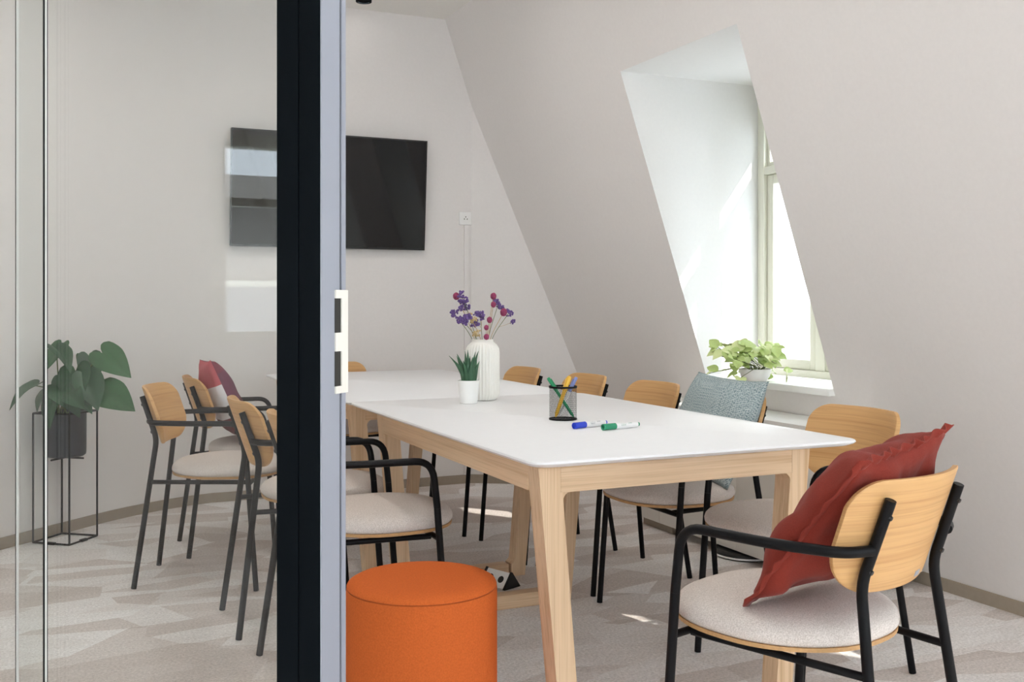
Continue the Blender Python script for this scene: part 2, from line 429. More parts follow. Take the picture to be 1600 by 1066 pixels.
for i, (a, b, RZ0, RZ1) in enumerate(R_W):
    w = struct(empty('window_%d' % (30 + i), (sx(RZ0), (a + b) / 2, RZ0)), 'unseen roof window added in the corridor slope for light from the right')
    w.rotation_euler = (0, -math.atan(SXK), 0); L_ = (RZ1 - RZ0) * math.hypot(1, SXK); hy = (b - a) / 2; bm = new()
    for lo, hi in (((-0.02, -hy, 0), (0.1, -hy + 0.06, L_)), ((-0.02, hy - 0.06, 0), (0.1, hy, L_)), ((-0.02, -hy + 0.06, 0), (0.1, hy - 0.06, 0.06)), ((-0.02, -hy + 0.06, L_ - 0.06), (0.1, hy - 0.06, L_))):
        add_box(bm, lo, hi)
    obj('frame', bm, 'window_paint', w)
    box('pane', (0.04, -hy + 0.06, 0.06), (0.045, hy - 0.06, L_ - 0.06), 'clear_glass', w)

# ---- glass partition at 45 degrees with the black door post
PT = Vector((0.42, 1.73, 0)); PU = Vector((-0.7071, 0.7071, 0)); PN = Vector((0.7071, 0.7071, 0))
part_rot = math.atan2(PU.y, PU.x)        # local x runs to the left along the glass, local -y runs into the room
def part_empty(name):
    return struct(empty(name, PT, part_rot))
# local: x = u (left), y = -d (d = depth into the room)
door = part_empty('door_1'); door['label'] = 'black metal door post with a white strike plate'
box('jamb', (0.0, -0.034, 0.0005), (0.044, 0.0, CEIL), 'frame_black', door, 0.0015)
box('jamb', (0.0455, -0.034, 0.0005), (0.0895, 0.0, CEIL), 'frame_black', door, 0.0015)
box('jamb_core', (0.004, -0.0825, 0.0005), (0.0895, -0.034, CEIL), 'frame_black', door)
box('jamb_lining', (-0.0015, -0.047, 0.0005), (0.004, -0.0002, CEIL), 'frame_grey', door)
box('jamb_lining', (0.001, -0.066, 0.0005), (0.004, -0.0475, CEIL), 'frame_grey', door)
box('seal', (0.0015, -0.069, 0.0005), (0.004, -0.066, CEIL), 'frame_dark_groove', door)
box('jamb_lining', (-0.0015, -0.0825, 0.0005), (0.004, -0.069, CEIL), 'frame_grey', door)
bm = new()
zs = [0.938, 0.951, 1.013, 1.046, 1.107, 1.122]
for (y0, y1, z0, z1) in ((-0.086, -0.064, zs[0], zs[5]), (-0.064, -0.0435, zs[0], zs[1]), (-0.064, -0.0435, zs[2], zs[3]), (-0.064, -0.0435, zs[4], zs[5])):
    add_box(bm, (-0.0045, y0, z0), (-0.0016, y1, z1))
sp = obj('strike_plate', bm, 'strike_white', door); sp['label'] = 'white strike plate with two slots'
for z0, z1 in ((zs[1], zs[2]), (zs[3], zs[4])):
    box('slot', (-0.0021, -0.064, z0), (-0.0016, -0.0435, z1), 'dark_slot', sp)
glass = part_empty('wall_glass'); glass['label'] = 'clear glass partition beside the black door post'
p1 = box('pane', (0.0895, -0.050, 0.03), (0.732, -0.040, CEIL - 0.03), 'clear_glass', glass)
p2 = box('pane', (0.638, -0.028, 0.03), (2.86, -0.018, CEIL - 0.03), 'clear_glass', glass)
box('edge_glint', (0.732, -0.047, 0.03), (0.7340, -0.042, CEIL - 0.03), 'white_gloss', p1)  # white strip paints the bright highlight along the glass edge
box('edge_dark_line', (0.7340, -0.047, 0.03), (0.7365, -0.042, CEIL - 0.03), 'rubber_black', p1)  # black strip stands in for the dark line of the glass edge
box('edge_glint', (0.6362, -0.025, 0.03), (0.6375, -0.021, CEIL - 0.03), 'white_gloss', p2)
box('edge_dark_line', (0.6376, -0.0285, 0.03), (0.6392, -0.0175, CEIL - 0.03), 'rubber_black', p2)
box('track', (0.0895, -0.060, 0.0005), (2.86, -0.010, 0.03), 'frame_black', glass)
box('track', (0.0895, -0.060, CEIL - 0.03), (2.86, -0.010, CEIL), 'frame_black', glass)

# ---- corridor behind the camera, most of its windows added for daylight
def wall_with_holes(name, fn, u0, u1, holes):
    us = sorted({u0, u1, *[h[0] for h in holes], *[h[1] for h in holes]}); zz = sorted({-0.01, CEIL + 0.01, *[h[2] for h in holes], *[h[3] for h in holes]}); out = []
    for a, b in zip(us, us[1:]):
        for c, d in zip(zz, zz[1:]):
            if any(h[0] <= a and b <= h[1] and h[2] <= c and d <= h[3] for h in holes): continue
            out.append([fn(a, c), fn(b, c), fn(b, d), fn(a, d)])
    return struct(poly_plane(name, out, 'wall_paint'))
LW = [(0.25, 1.50, 0.90, 1.95), (-1.5, -0.25, 0.90, 1.95), (-2.9, -1.7, 0.9, 1.95)]  # first one is mirrored in the glass, the others added for daylight
BW = [(-0.9, 0.4, 0.6, 2.4), (0.6, 1.9, 0.6, 2.4)]  # rear windows added behind the camera to bring in frontal daylight
wall_with_holes('wall_left', lambda u, z: (-3.0, u, z), -3.0, 3.77, LW)
wall_with_holes('wall_rear', lambda u, z: (u, -3.0, z), -3.0, 3.2, BW)
struct(poly_plane('wall_nook', [[(-3.0, 3.77, -0.01), (-1.6, 3.77, -0.01), (-1.6, 3.77, CEIL), (-3.0, 3.77, CEIL)]], 'wall_paint'))
for k, (axis, (u0, u1, z0, z1)) in enumerate([('x', h) for h in LW] + [('y', h) for h in BW]):
    w = struct(empty('window_%d' % (4 + k), (-3.0, (u0 + u1) / 2, z0) if axis == 'x' else ((u0 + u1) / 2, -3.0, z0), 0 if axis == 'x' else PI / 2), 'white casement window in the unseen corridor')
    hw = (u1 - u0) / 2; H = z1 - z0; bm = new()
    add_box(bm, (-0.08, -hw, 0), (0.02, -hw + 0.07, H)); add_box(bm, (-0.08, hw - 0.07, 0), (0.02, hw, H))
    add_box(bm, (-0.08, -hw + 0.07, 0), (0.02, hw - 0.07, 0.06)); add_box(bm, (-0.08, -hw + 0.07, H - 0.06), (0.02, hw - 0.07, H))
    obj('frame', bm, 'window_paint', w)
    box('mullion', (-0.07, -0.045, 0.06), (0.01, 0.045, H - 0.06), 'window_paint', w)
    box('transom', (-0.065, -hw + 0.07, H * 0.66), (0.005, -0.045, H * 0.66 + 0.04), 'window_paint', w)
    box('transom', (-0.065, 0.045, H * 0.66), (0.005, hw - 0.07, H * 0.66 + 0.04), 'window_paint', w)
    box('pane', (-0.04, -hw + 0.07, 0.06), (-0.036, hw - 0.07, H - 0.06), 'clear_glass', w)

# ---------------------------------------------------------------- tables
TX0, TX1, TT = 0.982, 1.941, 0.740
def table(y0, y1, ta, tb_, label):
    """ta, tb_: front faces of the two leg frames"""
    cx = (TX0 + TX1) / 2; cy = (y0 + y1) / 2; hx = (TX1 - TX0) / 2; hy = (y1 - y0) / 2 - 0.001
    t = empty('meeting_table', (cx, cy, 0)); tag(t, label, 'table', 'pair of white-topped oak tables set end to end')
    out = rrect(hx, hx, -hy, hy, 0.045, 6); bm = new(); levels = [(0.016, 0.724), (0.004, 0.7295), (0.0, 0.734), (0.0015, 0.7385), (0.004, 0.740)]
    rings = []
    for inset, z in levels:
        rings.append([bm.verts.new((x * (1 - inset / hx), y * (1 - inset / hy), z)) for x, y in out])
    n = len(out)
    for a, b in zip(rings, rings[1:]):
        for i in range(n): bm.faces.new((a[i], a[(i + 1) % n], b[(i + 1) % n], b[i]))
    bm.faces.new(rings[0][::-1]); bm.faces.new(rings[-1])
    obj('tabletop', bm, 'white_laminate', t, smooth=30)
    ox, ofs = 0.396, -0.0495; ZT, AB = 0.7235, 0.658; D = 0.06; lw = 0.058; fl = 0.068
    for ya in (ta - cy, tb_ - cy):
        yb = ya + D
        for s in (-1, 1):
            # leg in the x-z plane, leaning in towards the floor, flared into apron and floor rail
            def X(z, inner): return ox - fl * (1 - z / ZT) - (lw - 0.008 * (1 - z / ZT) if inner else 0)
            pts = [(X(0, 0), 0.0006), (X(ZT, 0), ZT), (X(ZT, 1), ZT), (X(ZT, 1), AB)]
            for k in range(5):
                a = k / 4; z = AB - 0.018 * a; pts.append((X(z, 1) - 0.014 * (1 - a) ** 2, z))
            for k in range(5):
                a = k / 4; z = 0.068 - 0.018 * a; pts.append((X(z, 1) - 0.014 * a ** 2, z))
            pts += [(X(0.05, 1) - 0.014, 0.0006)]
            bm = new(); add_prism(bm, [(ofs + s * a, b) for a, b in pts], lambda a, b, d: Vector((a, d, b)), ya, yb)
            obj('leg', bm, 'oak_z', t, smooth=25)
        xa = ox - lw - 0.0005
        box('apron', (ofs - xa, ya, AB), (ofs + xa, yb, ZT), 'oak_x', t, 0.001)
        xb = ox - fl - lw + 0.006 - 0.0175
        box('floor_rail', (ofs - xb, ya + 0.003, 0.0006), (ofs + xb, yb - 0.003, 0.05), 'oak_x', t, 0.002)
    for s in (-1, 1):
        a, b = (-ox + 0.002, -ox + 0.03) if s < 0 else (ox - 0.03, ox - 0.002)
        box('apron', (ofs + a, ta - cy + D + 0.0005, AB), (ofs + b, tb_ - cy - 0.0005, ZT), 'oak_y', t, 0.001)
    return t
table(2.05, 3.62, 2.10, 3.32, 'nearer white-topped oak table with the pen cup and flower vase on it')
table(3.62, 5.24, 3.72, 5.06, 'farther white-topped oak table next to the wall with the television')

# ---------------------------------------------------------------- chairs
def make_chair():
    c = empty('armchair')
    B = 'black_metal'
    # seat: plywood shell and cloth pad
    N = 56
    def outline(k, sc=1.0, off=0.0):
        a = 2 * PI * k / N; ex = 2 / 2.45
        x = 0.224 * math.copysign(abs(math.cos(a)) ** ex, math.cos(a)); y = 0.222 * math.copysign(abs(math.sin(a)) ** ex, math.sin(a))
        if y < 0: x *= 1 - 0.16 * (y / 0.222) ** 2
        return x * sc, 0.060 + y * sc
    def rings(levels, cap0=True, crown=None):
        bm = new(); R = []
        for sc, z in levels: R.append([bm.verts.new((*outline(k, sc), z)) for k in range(N)])
        for a, b in zip(R, R[1:]):
            for i in range(N): bm.faces.new((a[i], a[(i + 1) % N], b[(i + 1) % N], b[i]))
        bm.faces.new(R[0][::-1])
        cv = bm.verts.new((0, 0.060, crown))
        for i in range(N): bm.faces.new((R[-1][i], R[-1][(i + 1) % N], cv))
        return bm
    obj('seat_base', rings([(0.95, 0.4225), (0.985, 0.4250), (0.99, 0.4335)], crown=0.4335), 'ply_edge', c, smooth=30)
    obj('seat_pad', rings([(0.975, 0.4340), (0.995, 0.4400), (1.0, 0.4480), (0.985, 0.4590), (0.95, 0.4680), (0.88, 0.4760), (0.72, 0.4830), (0.5, 0.4865), (0.25, 0.4880)], crown=0.4885), 'seat_cloth', c, smooth=60)
    r = 0.0105
    kink = lambda s: Vector((s * 0.135, -0.195, 0.572)); topp = lambda s: Vector((s * 0.130, -0.252, 0.738))
    for s in (-1, 1):
        leg = tube('leg', rounded([(s * 0.178, -0.27, 0.001), kink(s), topp(s)], 0.03, 5), r, B, c, 10)
        for f in (0.18, 0.82):
            p = kink(s).lerp(topp(s), f); n = Vector((0, -0.945, -0.326))
            obj('bolt', add_tube(new(), [p + n * (r - 0.002), p + n * (r + 0.0025)], 0.005, 8), 'bolt_metal', leg, smooth=40)
        # armrest: leaves the post, swings out, runs forward and rounds over into the front leg
        pa = kink(s).lerp(topp(s), 0.42)
        p = rounded([pa + Vector((s * 0.009, -0.003, 0)), (s * 0.201, -0.198, 0.642), (s * 0.238, -0.07, 0.642), (s * 0.238, 0.152, 0.640), (s * 0.238, 0.168, 0.50)], [0.05, 0.06, 0.055], 7)
        tube('armrest', p, r, B, c, 10)
        tube('leg', [(s * 0.238, 0.168, 0.4995), (s * 0.240, 0.205, 0.001)], r, B, c, 10)
        q = Vector((s * 0.178, -0.27, 0)).lerp(kink(s), 0.71)
        tube('rail', [q + Vector((0, 0.006, 0)), (s * 0.185, 0.1665, 0.407)], 0.0085, B, c, 8)
    tube('rail', [(-0.23, 0.176, 0.408), (0.23, 0.176, 0.408)], 0.0085, B, c, 8)
    # backrest: bent plywood
    kx = 1.55; WB2 = 0.195; th = 0.0135
    def surf(x, z, d):
        y = -0.195 + 0.0125 - (z - 0.572) * 0.34 - kx * 0.132 ** 2 + kx * x * x
        nx, ny = -2 * kx * x, 1.0; l = math.hypot(nx, ny)
        return Vector((x + nx / l * d, y + ny / l * d, z))
    def corner(x, r): t = max(0.0, (abs(x) - (WB2 - r)) / r); return r * (1 - math.sqrt(max(0.0, 1 - t * t)))
    zhi = lambda x: 0.774 - corner(x, 0.060) * 0.95
    zlo = lambda x: 0.546 + corner(x, 0.095) * 0.95 + 0.010 * (x / WB2) ** 2
    bm = new(); NC, NR = 40, 10; side = []
    for d, e in ((0.0, 0.002), (th, -0.002)):
        g = []
        for i in range(NC + 1):
            x = WB2 * math.sin(PI / 2 * (-1 + 2 * i / NC)); a_, b_ = zlo(x), zhi(x); col = []
            for j in range(NR + 1):
                edge = i in (0, NC) or j in (0, NR)
                col.append(bm.verts.new(surf(x, a_ + (b_ - a_) * (0.5 - 0.5 * math.cos(PI * j / NR)), d + (e if edge else 0))))
            g.append(col)
        for i in range(NC):
            for j in range(NR): bm.faces.new((g[i][j], g[i + 1][j], g[i + 1][j + 1], g[i][j + 1]))
        side.append([g[i][0] for i in range(NC)] + [g[NC][j] for j in range(NR)] + [g[i][NR] for i in range(NC, 0, -1)] + [g[0][j] for j in range(NR, 0, -1)])
    m_ = len(side[0])
    for i in range(m_): bm.faces.new((side[0][i], side[0][(i + 1) % m_], side[1][(i + 1) % m_], side[1][i]))
    obj('backrest', bm, 'chair_oak', c, smooth=35)
    return c
proto = make_chair(); used = [False]
def chair(x, y, face, label, group):
    """face: heading of the sitter, degrees from +x"""
    if used[0]: c = dup(proto)
    else: c = proto; used[0] = True
    c.location = (x, y, 0); c.rotation_euler = (0, 0, math.radians(face - 90))
    return tag(c, label, 'chair', group)
GR = 'oak and black armchairs on the window side'
GL = 'oak and black armchairs on the glass side'
R0 = chair(1.450, 1.680, 106, 'armchair at the near end of the table holding the rust red cushion', 'oak and black armchairs at the table ends')
chair(2.055, 2.43, 180, 'armchair on the window side nearest the camera, behind the near table corner', GR)
R2 = chair(2.033, 3.02, 180, 'armchair under the window with the teal patterned cushion', GR)
chair(2.05, 3.58, 180, 'third armchair from the camera on the window side, next to the teal cushion', GR)
chair(2.01, 4.10, 180, 'fourth armchair from the camera on the window side, behind the pen cup', GR)
chair(1.97, 4.69, 180, 'farthest armchair on the window side, just right of the ribbed vase', GR)
chair(1.41, 5.335, 270, 'armchair at the far end of the table below the television', 'oak and black armchairs at the table ends')
chair(0.855, 3.03, 0, 'armchair right behind the orange pouf, half hidden by the black post', GL)
chair(0.82, 3.56, 0, 'armchair seen through the glass just left of the black post', GL)
chair(0.595, 4.23, -20, 'armchair pulled out beside the monstera, seen through the glass', GL)
G2 = chair(0.80, 4.73, 0, 'armchair with the colour-block cushion seen through the glass', GL)

# ---------------------------------------------------------------- cushions
def cushion(name, w, h, t, m, origin, xdir, ydir, label, group=None, flange=0.0, seed=1, sag=0.0, n=28, wr=0.006):
    xd = Vector(xdir).normalized(); yd = Vector(ydir); yd = (yd - xd * yd.dot(xd)).normalized(); zd = xd.cross(yd)
    bm = new(); G = {}
    def outline(u, v):
        x = w / 2 * u * (1 - 0.06 * (1 - v * v) * u * u - 0.05 * u * u * v * v); y = h / 2 * v * (1 - 0.06 * (1 - u * u) * v * v)
        return x, y
    for side in (1, -1):
        for i in range(n + 1):
            for j in range(n + 1):
                u, v = -1 + 2 * i / n, -1 + 2 * j / n
                edge = i in (0, n) or j in (0, n)
                if edge and side < 0: G[(side, i, j)] = G[(1, i, j)]; continue
                x, y = outline(u, v)
                b = ((1 - abs(u) ** 2.6) * (1 - abs(v) ** 2.6)) ** 0.55
                z = side * t / 2 * b
                nz = noise.noise(Vector((u * 2.1 + seed, v * 2.1, side * 3))) * wr * 1.6
                ridge = abs(noise.noise(Vector((u * 3 + seed * 2, v * 1.2, 5 + side)))) * wr * 1.2
                z += (nz - ridge) * min(1, b * 2) + 0.004 * noise.noise(Vector((u * 4, v * 4, seed))) * (0 if not edge else 1)
                z += sag * (u * u + v * v) * 0.5
                G[(side, i, j)] = bm.verts.new((x, y, z))
    for side in (1, -1):
        for i in range(n):
            for j in range(n):
                f = [G[(side, i, j)], G[(side, i + 1, j)], G[(side, i + 1, j + 1)], G[(side, i, j + 1)]]
                bm.faces.new(f if side > 0 else f[::-1])
    o = obj(name, bm, m, None, smooth='all')
    o.matrix_world = Matrix.Translation(Vector(origin)) @ Matrix((xd, yd, zd)).transposed().to_4x4()
    if flange:
        bm = new(); per = [(i / 60 * 2 - 1, -1) for i in range(60)] + [(1, i / 60 * 2 - 1) for i in range(60)] + [(1 - i / 60 * 2, 1) for i in range(60)] + [(-1, 1 - i / 60 * 2) for i in range(60)]
        R = [[], [], [], []]
        for k, (u, v) in enumerate(per):
            x, y = outline(u, v); c = Vector((x, y, 0)); d = Vector((u if abs(u) == 1 else 0, v if abs(v) == 1 else 0, 0))
            if abs(u) == 1 and abs(v) == 1: d = Vector((u, v, 0))
            d.normalize()
            wv = math.sin(k * 0.9 + 1.3 * math.sin(k * 0.31)) * (0.0055 if v > 0.9 else 0.0018) + noise.noise(Vector((k * 0.16, seed, 0))) * 0.012
            z0 = sag * (u * u + v * v) * 0.5
            R[0].append(bm.verts.new(c - d * 0.012 + Vector((0, 0, z0 + 0.004)))); R[1].append(bm.verts.new(c + d * flange + Vector((0, 0, wv + z0 + 0.0012))))
            R[2].append(bm.verts.new(c + d * flange + Vector((0, 0, wv + z0 - 0.0012)))); R[3].append(bm.verts.new(c - d * 0.012 + Vector((0, 0, z0 - 0.004))))
        m_ = len(per)
        for a in range(3):
            for k in range(m_): bm.faces.new((R[a][k], R[a][(k + 1) % m_], R[a + 1][(k + 1) % m_], R[a + 1][k]))
        obj('ruffled_border', bm, m, o, smooth='all')
    tag(o, label, 'cushion', group)
    return o
def on_chair(c, p):
    a = c.rotation_euler[2]; p = Vector(p)
    return Vector((c.location[0] + p.x * math.cos(a) - p.y * math.sin(a), c.location[1] + p.x * math.sin(a) + p.y * math.cos(a), p.z))
def dir_chair(c, p): return on_chair(c, p) - Vector((c.location[0], c.location[1], 0))
cushion('cushion', 0.38, 0.40, 0.135, 'rust_linen', on_chair(R0, (0.005, -0.085, 0.668)), dir_chair(R0, (1, 0.05, 0.10)), dir_chair(R0, (-0.03, -0.62, 0.74)),
        'rust red linen cushion with ruffled edges leaning on the near armchair', flange=0.018, seed=3, wr=0.017)
cushion('cushion', 0.44, 0.40, 0.13, 'teal_print', on_chair(R2, (0.0, -0.122, 0.655)), dir_chair(R2, (1, 0, 0.02)), dir_chair(R2, (0, -0.42, 0.9)),
        'teal cushion with a fine maze print leaning on the chair below the window', seed=11, wr=0.007)
cushion('cushion', 0.38, 0.38, 0.13, 'block_cloth', on_chair(G2, (0.02, -0.105, 0.675)), dir_chair(G2, (1, 0, 0.04)), dir_chair(G2, (0, -0.40, 0.9)),
        'burgundy, pink and white colour-block cushion on a chair behind the glass', seed=5, wr=0.006)
# maker's tab on the near chair's backrest
tb = box('maker_tab', (-0.012, -0.0015, -0.006), (0.012, 0.0, 0.006), 'frame_grey', R0)
tb.location = (0.060, -0.2003, 0.563); tb.rotation_euler = (0.33, 0, 0.18)

# ---------------------------------------------------------------- pouf
pf = empty('pouf', (0.795, 2.275, 0)); tag(pf, 'round orange felt pouf on the carpet beside the table leg', 'pouf')
PR = 0.178
lathe('body', [(0, 0.001), (PR - 0.006, 0.001), (PR, 0.008), (PR, 0.425), (PR - 0.001, 0.432)], 'pouf_felt', pf, 72)
lathe('top_panel', [(PR - 0.001, 0.4355), (PR - 0.004, 0.441), (PR - 0.014, 0.4465), (PR - 0.04, 0.449), (0.08, 0.4505), (0, 0.451)], 'pouf_felt', pf, 72)
lathe('seam', [(PR - 0.003, 0.432), (PR - 0.0012, 0.4325), (PR - 0.0012, 0.435), (PR - 0.003, 0.4355)], 'pouf_seam', pf, 72)

# ---------------------------------------------------------------- television
tv = empty('television', (1.455, WB - 0.065, 1.745)); tag(tv, 'black flat-screen television tilted forward on the end wall', 'television')
ti = math.radians(4.5)
tilt = lambda o: (setattr(o, 'rotation_euler', (ti, 0, 0)), o)[1]
hw, hh = 0.568, 0.325
tilt(box('screen', (-hw + 0.008, -0.0165, -hh + 0.012), (hw - 0.008, -0.0145, hh - 0.008), 'screen', tv))
tilt(box('housing', (-hw, -0.0145, -hh), (hw, 0.015, hh), 'tv_black', tv, 0.003))
bm = new()
for lo, hi in (((-hw, -0.019, -hh), (-hw + 0.0075, -0.0146, hh)), ((hw - 0.0075, -0.019, -hh), (hw, -0.0146, hh)), ((-hw + 0.0075, -0.019, hh - 0.0075), (hw - 0.0075, -0.0146, hh)), ((-hw + 0.0075, -0.019, -hh), (hw - 0.0075, -0.0146, -hh + 0.0115))):
    add_box(bm, lo, hi)
tilt(obj('bezel', bm, 'tv_black', tv))
box('wall_mount', (-0.2, 0.016, -0.1), (0.2, 0.0645, 0.1), 'tv_black', tv)

# socket and cable trunking on the end wall
sy = lambda x: WB - 0.02 * (x - 0.8) / 1.54
so = empty('wall_socket', (2.297, sy(2.297) - 0.001, 1.623)); tag(so, 'white wall socket above the cable trunking right of the television', 'socket')
pl = box('plate', (-0.04, -0.012, -0.04), (0.04, 0.0, 0.04), 'socket_white', so, 0.004)
lathe('insert', [(0, 0), (0.021, 0), (0.023, 0.002), (0.019, 0.003), (0, 0.003)], 'socket_white', so, 24, smooth=30).matrix_local = Matrix.Translation((0, -0.0121, 0)) @ Matrix.Rotation(PI / 2, 4, 'X')
for (a, b) in ((-0.009, -0.004), (0.009, -0.004), (0, 0.009)):
    box('hole', (a - 0.003, -0.0158, b - 0.003), (a + 0.003, -0.0152, b + 0.003), 'dark_slot', so)
struct(box('trim_4', (2.290, sy(2.3) - 0.014, 0.053), (2.324, sy(2.3) - 0.0015, 1.5825), 'wall_paint', None, 0.002), 'cable trunking running down the end wall')
# ceiling spotlights: the one by the television just in view, the rest added fill
for k, (x, y, lb) in enumerate([(1.607, 5.60, 'small dark spotlight on the ceiling above the television'), (1.3, 4.3, 'added fill spotlight on the ceiling over the farther table'), (1.3, 3.0, 'added fill spotlight on the ceiling over the nearer table'),
                                (0.5, 4.4, 'added fill spotlight on the ceiling over the chair with the colour-block cushion'), (0.5, 3.1, 'added fill spotlight on the ceiling over the chair beside the glass'), (1.35, 1.75, 'added fill spotlight on the ceiling over the near armchair')]):
    cl = empty('ceiling_spotlight', (x, y, CEIL)); tag(cl, lb, 'spotlight', 'ceiling spotlights')
    lathe('ring', [(0.045, -0.0005), (0.045, -0.012), (0.032, -0.014), (0.030, -0.006), (0, -0.006)], 'frame_black', cl, 24)
    la = bpy.data.lights.new('spotlight_lamp', 'AREA'); la.shape = 'DISK'; la.size = 0.056; la.energy = SPOT if k else 0.02; la.color = (1.0, 0.96, 0.91)
    lo = bpy.data.objects.new('spotlight_lamp', la); COL.objects.link(lo); lo.parent = cl; lo.location = (0, 0, -0.008)

# ---------------------------------------------------------------- low cabinet under the window
cb = empty('low_cabinet', (2.66, 3.65, 0)); tag(cb, 'low white cabinet along the sloping wall below the window', 'cabinet')
ya, yb = 2.95 - 3.65, 4.35 - 3.65; zt = 0.625
bm = new()
back = lambda z: sx(z) - 2.66 - 0.004
add_prism(bm, [(0.019, 0.05), (0.019, zt - 0.02), (back(zt - 0.02), zt - 0.02), (back(0.05), 0.05)], lambda a, b, d: Vector((a, d, b)), ya + 0.001, yb - 0.001)
obj('carcass', bm, 'cabinet_white', cb)
bm = new(); add_prism(bm, [(-0.012, zt - 0.0195), (-0.012, zt), (back(zt) , zt), (back(zt), zt - 0.0195)], lambda a, b, d: Vector((a, d, b)), ya - 0.005, yb + 0.005)
obj('top_board', bm, 'white_gloss', cb)
for a, b in ((4.16, 4.349), (3.557, 4.157), (2.951, 3.554)):
    box('door_panel', (0.0, a - 3.65, 0.042), (0.018, b - 3.65, zt - 0.022), 'cabinet_white', cb, 0.0015)
box('plinth', (0.03, 4.09 - 3.65, 0.0006), (0.05, yb - 0.001, 0.0495), 'baseboard_paint', cb)
box('kick_shade', (0.30, ya, 0.0006), (0.32, 4.085 - 3.65, 0.0495), 'rubber_black', cb)  # black board stands in for the shade under the cabinet
# black things on the floor by the cabinet
bag = empty('bag', (2.53, 2.80, 0)); tag(bag, 'black rounded bag on the floor behind the rust cushion', 'bag')
bm = new(); add_box(bm, (-0.06, -0.15, 0.001), (0.06, 0.15, 0.37), 0.055, 5); obj('body', bm, 'black_cloth', bag, smooth=40)
tube('handle', rounded([(0, -0.05, 0.365), (0, -0.05, 0.41), (0, 0.05, 0.41), (0, 0.05, 0.365)], 0.03), 0.008, 'black_cloth', bag, 8)
ds = empty('floor_disc', (2.76, 3.62, 0)); tag(ds, 'low black disc with a pale rim half under the cabinet', 'disc')
lathe('body', [(0, 0.001), (0.13, 0.001), (0.137, 0.006), (0.137, 0.024), (0.128, 0.032), (0, 0.034)], 'rubber_black', ds, 40)
lathe('rim', [(0.1375, 0.006), (0.141, 0.008), (0.141, 0.012), (0.1375, 0.014)], 'white_gloss', ds, 40)

# power box on the floor between the two tables
pb = empty('power_box', (1.585, 3.625, 0), math.radians(112)); tag(pb, 'small white and black power socket box on the carpet behind the pouf', 'socket')
prof = [(-0.045, 0.001), (0.045, 0.001), (0.0, 0.062)]
bm = new(); add_prism(bm, [(-0.04, 0.004), (0.04, 0.004), (0.0, 0.058)], lambda a, b, d: Vector((d, a, b)), -0.06, 0.06); obj('socket_strip', bm, 'socket_white', pb)
for d in (-0.072, 0.06):
    bm = new(); add_prism(bm, prof, lambda a, b, dd: Vector((dd, a, b)), d, d + 0.012); obj('end_cap', bm, 'rubber_black', pb)
for k in range(2):
    x = -0.028 + 0.056 * k; n = Vector((0, 0.804, 0.595)); c = Vector((x, 0.02, 0.031))
    obj('outlet', add_tube(new(), [c - n * 0.002, c + n * 0.0012], 0.014, 14), 'rubber_black', pb, smooth=40)

# ---------------------------------------------------------------- things on the table
TZ = TT + 0.0005
vz = empty('vase', (1.457, 3.488, TZ)); tag(vz, 'white vertically ribbed ceramic vase on the table', 'vase')
rib = lambda k, r, z: 0.0022 * (1 if k % 4 in (0, 1) else -1) * (1 if (r > 0.05 and 0.004 < z < 0.205) else 0.0)
vp = [(0, 0.0), (0.046, 0.0), (0.054, 0.006), (0.061, 0.022), (0.062, 0.05), (0.062, 0.175), (0.060, 0.192), (0.054, 0.206), (0.045, 0.213), (0.040, 0.217), (0.0395, 0.226), (0.0355, 0.226), (0.036, 0.215), (0.048, 0.20), (0.055, 0.17), (0.055, 0.03), (0, 0.02)]
lathe('body', vp, 'ceramic_white', vz, 128, ribs=rib, smooth=60)
base = Vector((1.457, 3.488, TZ))
def sprig(kind, base_off, pix, heads, label, group):
    z = 3.80
    o = empty('dried_flower', base + Vector((0, 0, 0.03))); tag(o, label, 'dried flower', group)
    tip = at(*pix) - o.location; b0 = Vector((base_off[0] * 0.4, base_off[1] * 0.4, 0.0)); b1 = Vector((base_off[0], base_off[1], 0.19))
    pts = rounded([b0, b1, tip], 0.08, 6)
    tube('stem', pts, 0.0011, 'stem_straw' if kind != 'bloom_purple' else 'stem_green', o, 6)
    for (px, py, zc, rad) in heads:
        c = at(px, py, zc) - o.location; bm = new()
        if kind == 'bloom_magenta':
            bmesh.ops.create_icosphere(bm, subdivisions=3, radius=rad)
            for v in bm.verts: v.co = v.co * (1 + 0.12 * noise.noise(v.co * 400 + Vector((px, 0, 0)))); v.co.z *= 1.15
            for v in bm.verts: v.co += c
        else:
            for k in range(18):
                d = Vector((random.uniform(-1, 1), random.uniform(-1, 1), random.uniform(-1, 1))) * rad * 0.95
                r = bmesh.ops.create_icosphere(bm, subdivisions=1, radius=rad * random.uniform(0.30, 0.5))
                for v in r['verts']: v.co = c + d + v.co * random.uniform(0.7, 1.35)
        obj('flower_head', bm, kind, o, smooth=kind == 'bloom_magenta')
        nb = min(pts, key=lambda p: (p - c).length - 0.5 * (c.z - p.z))
        if (nb - c).length > 0.012:
            tube('twig', [nb, nb.lerp(c, 0.5) + Vector((0, 0, -0.002)), c], 0.0007, 'stem_straw', o, 5)
FG = 'dried flowers in the ribbed vase'
P, M_ = 'bloom_purple', 'bloom_magenta'
sprig(P, (-0.02, 0.0), (722, 462, 3.80), [(721, 460, 3.8, .012), (727, 468, 3.79, .012), (722, 474, 3.8, .013), (730, 480, 3.81, .011), (721, 481, 3.78, .011)], 'tall purple dried sprig at the upper left of the vase', FG)
sprig(P, (-0.024, 0.01), (710, 491, 3.84), [(709, 490, 3.84, .012), (713, 487, 3.84, .008)], 'purple dried sprig reaching farthest left from the vase', FG)
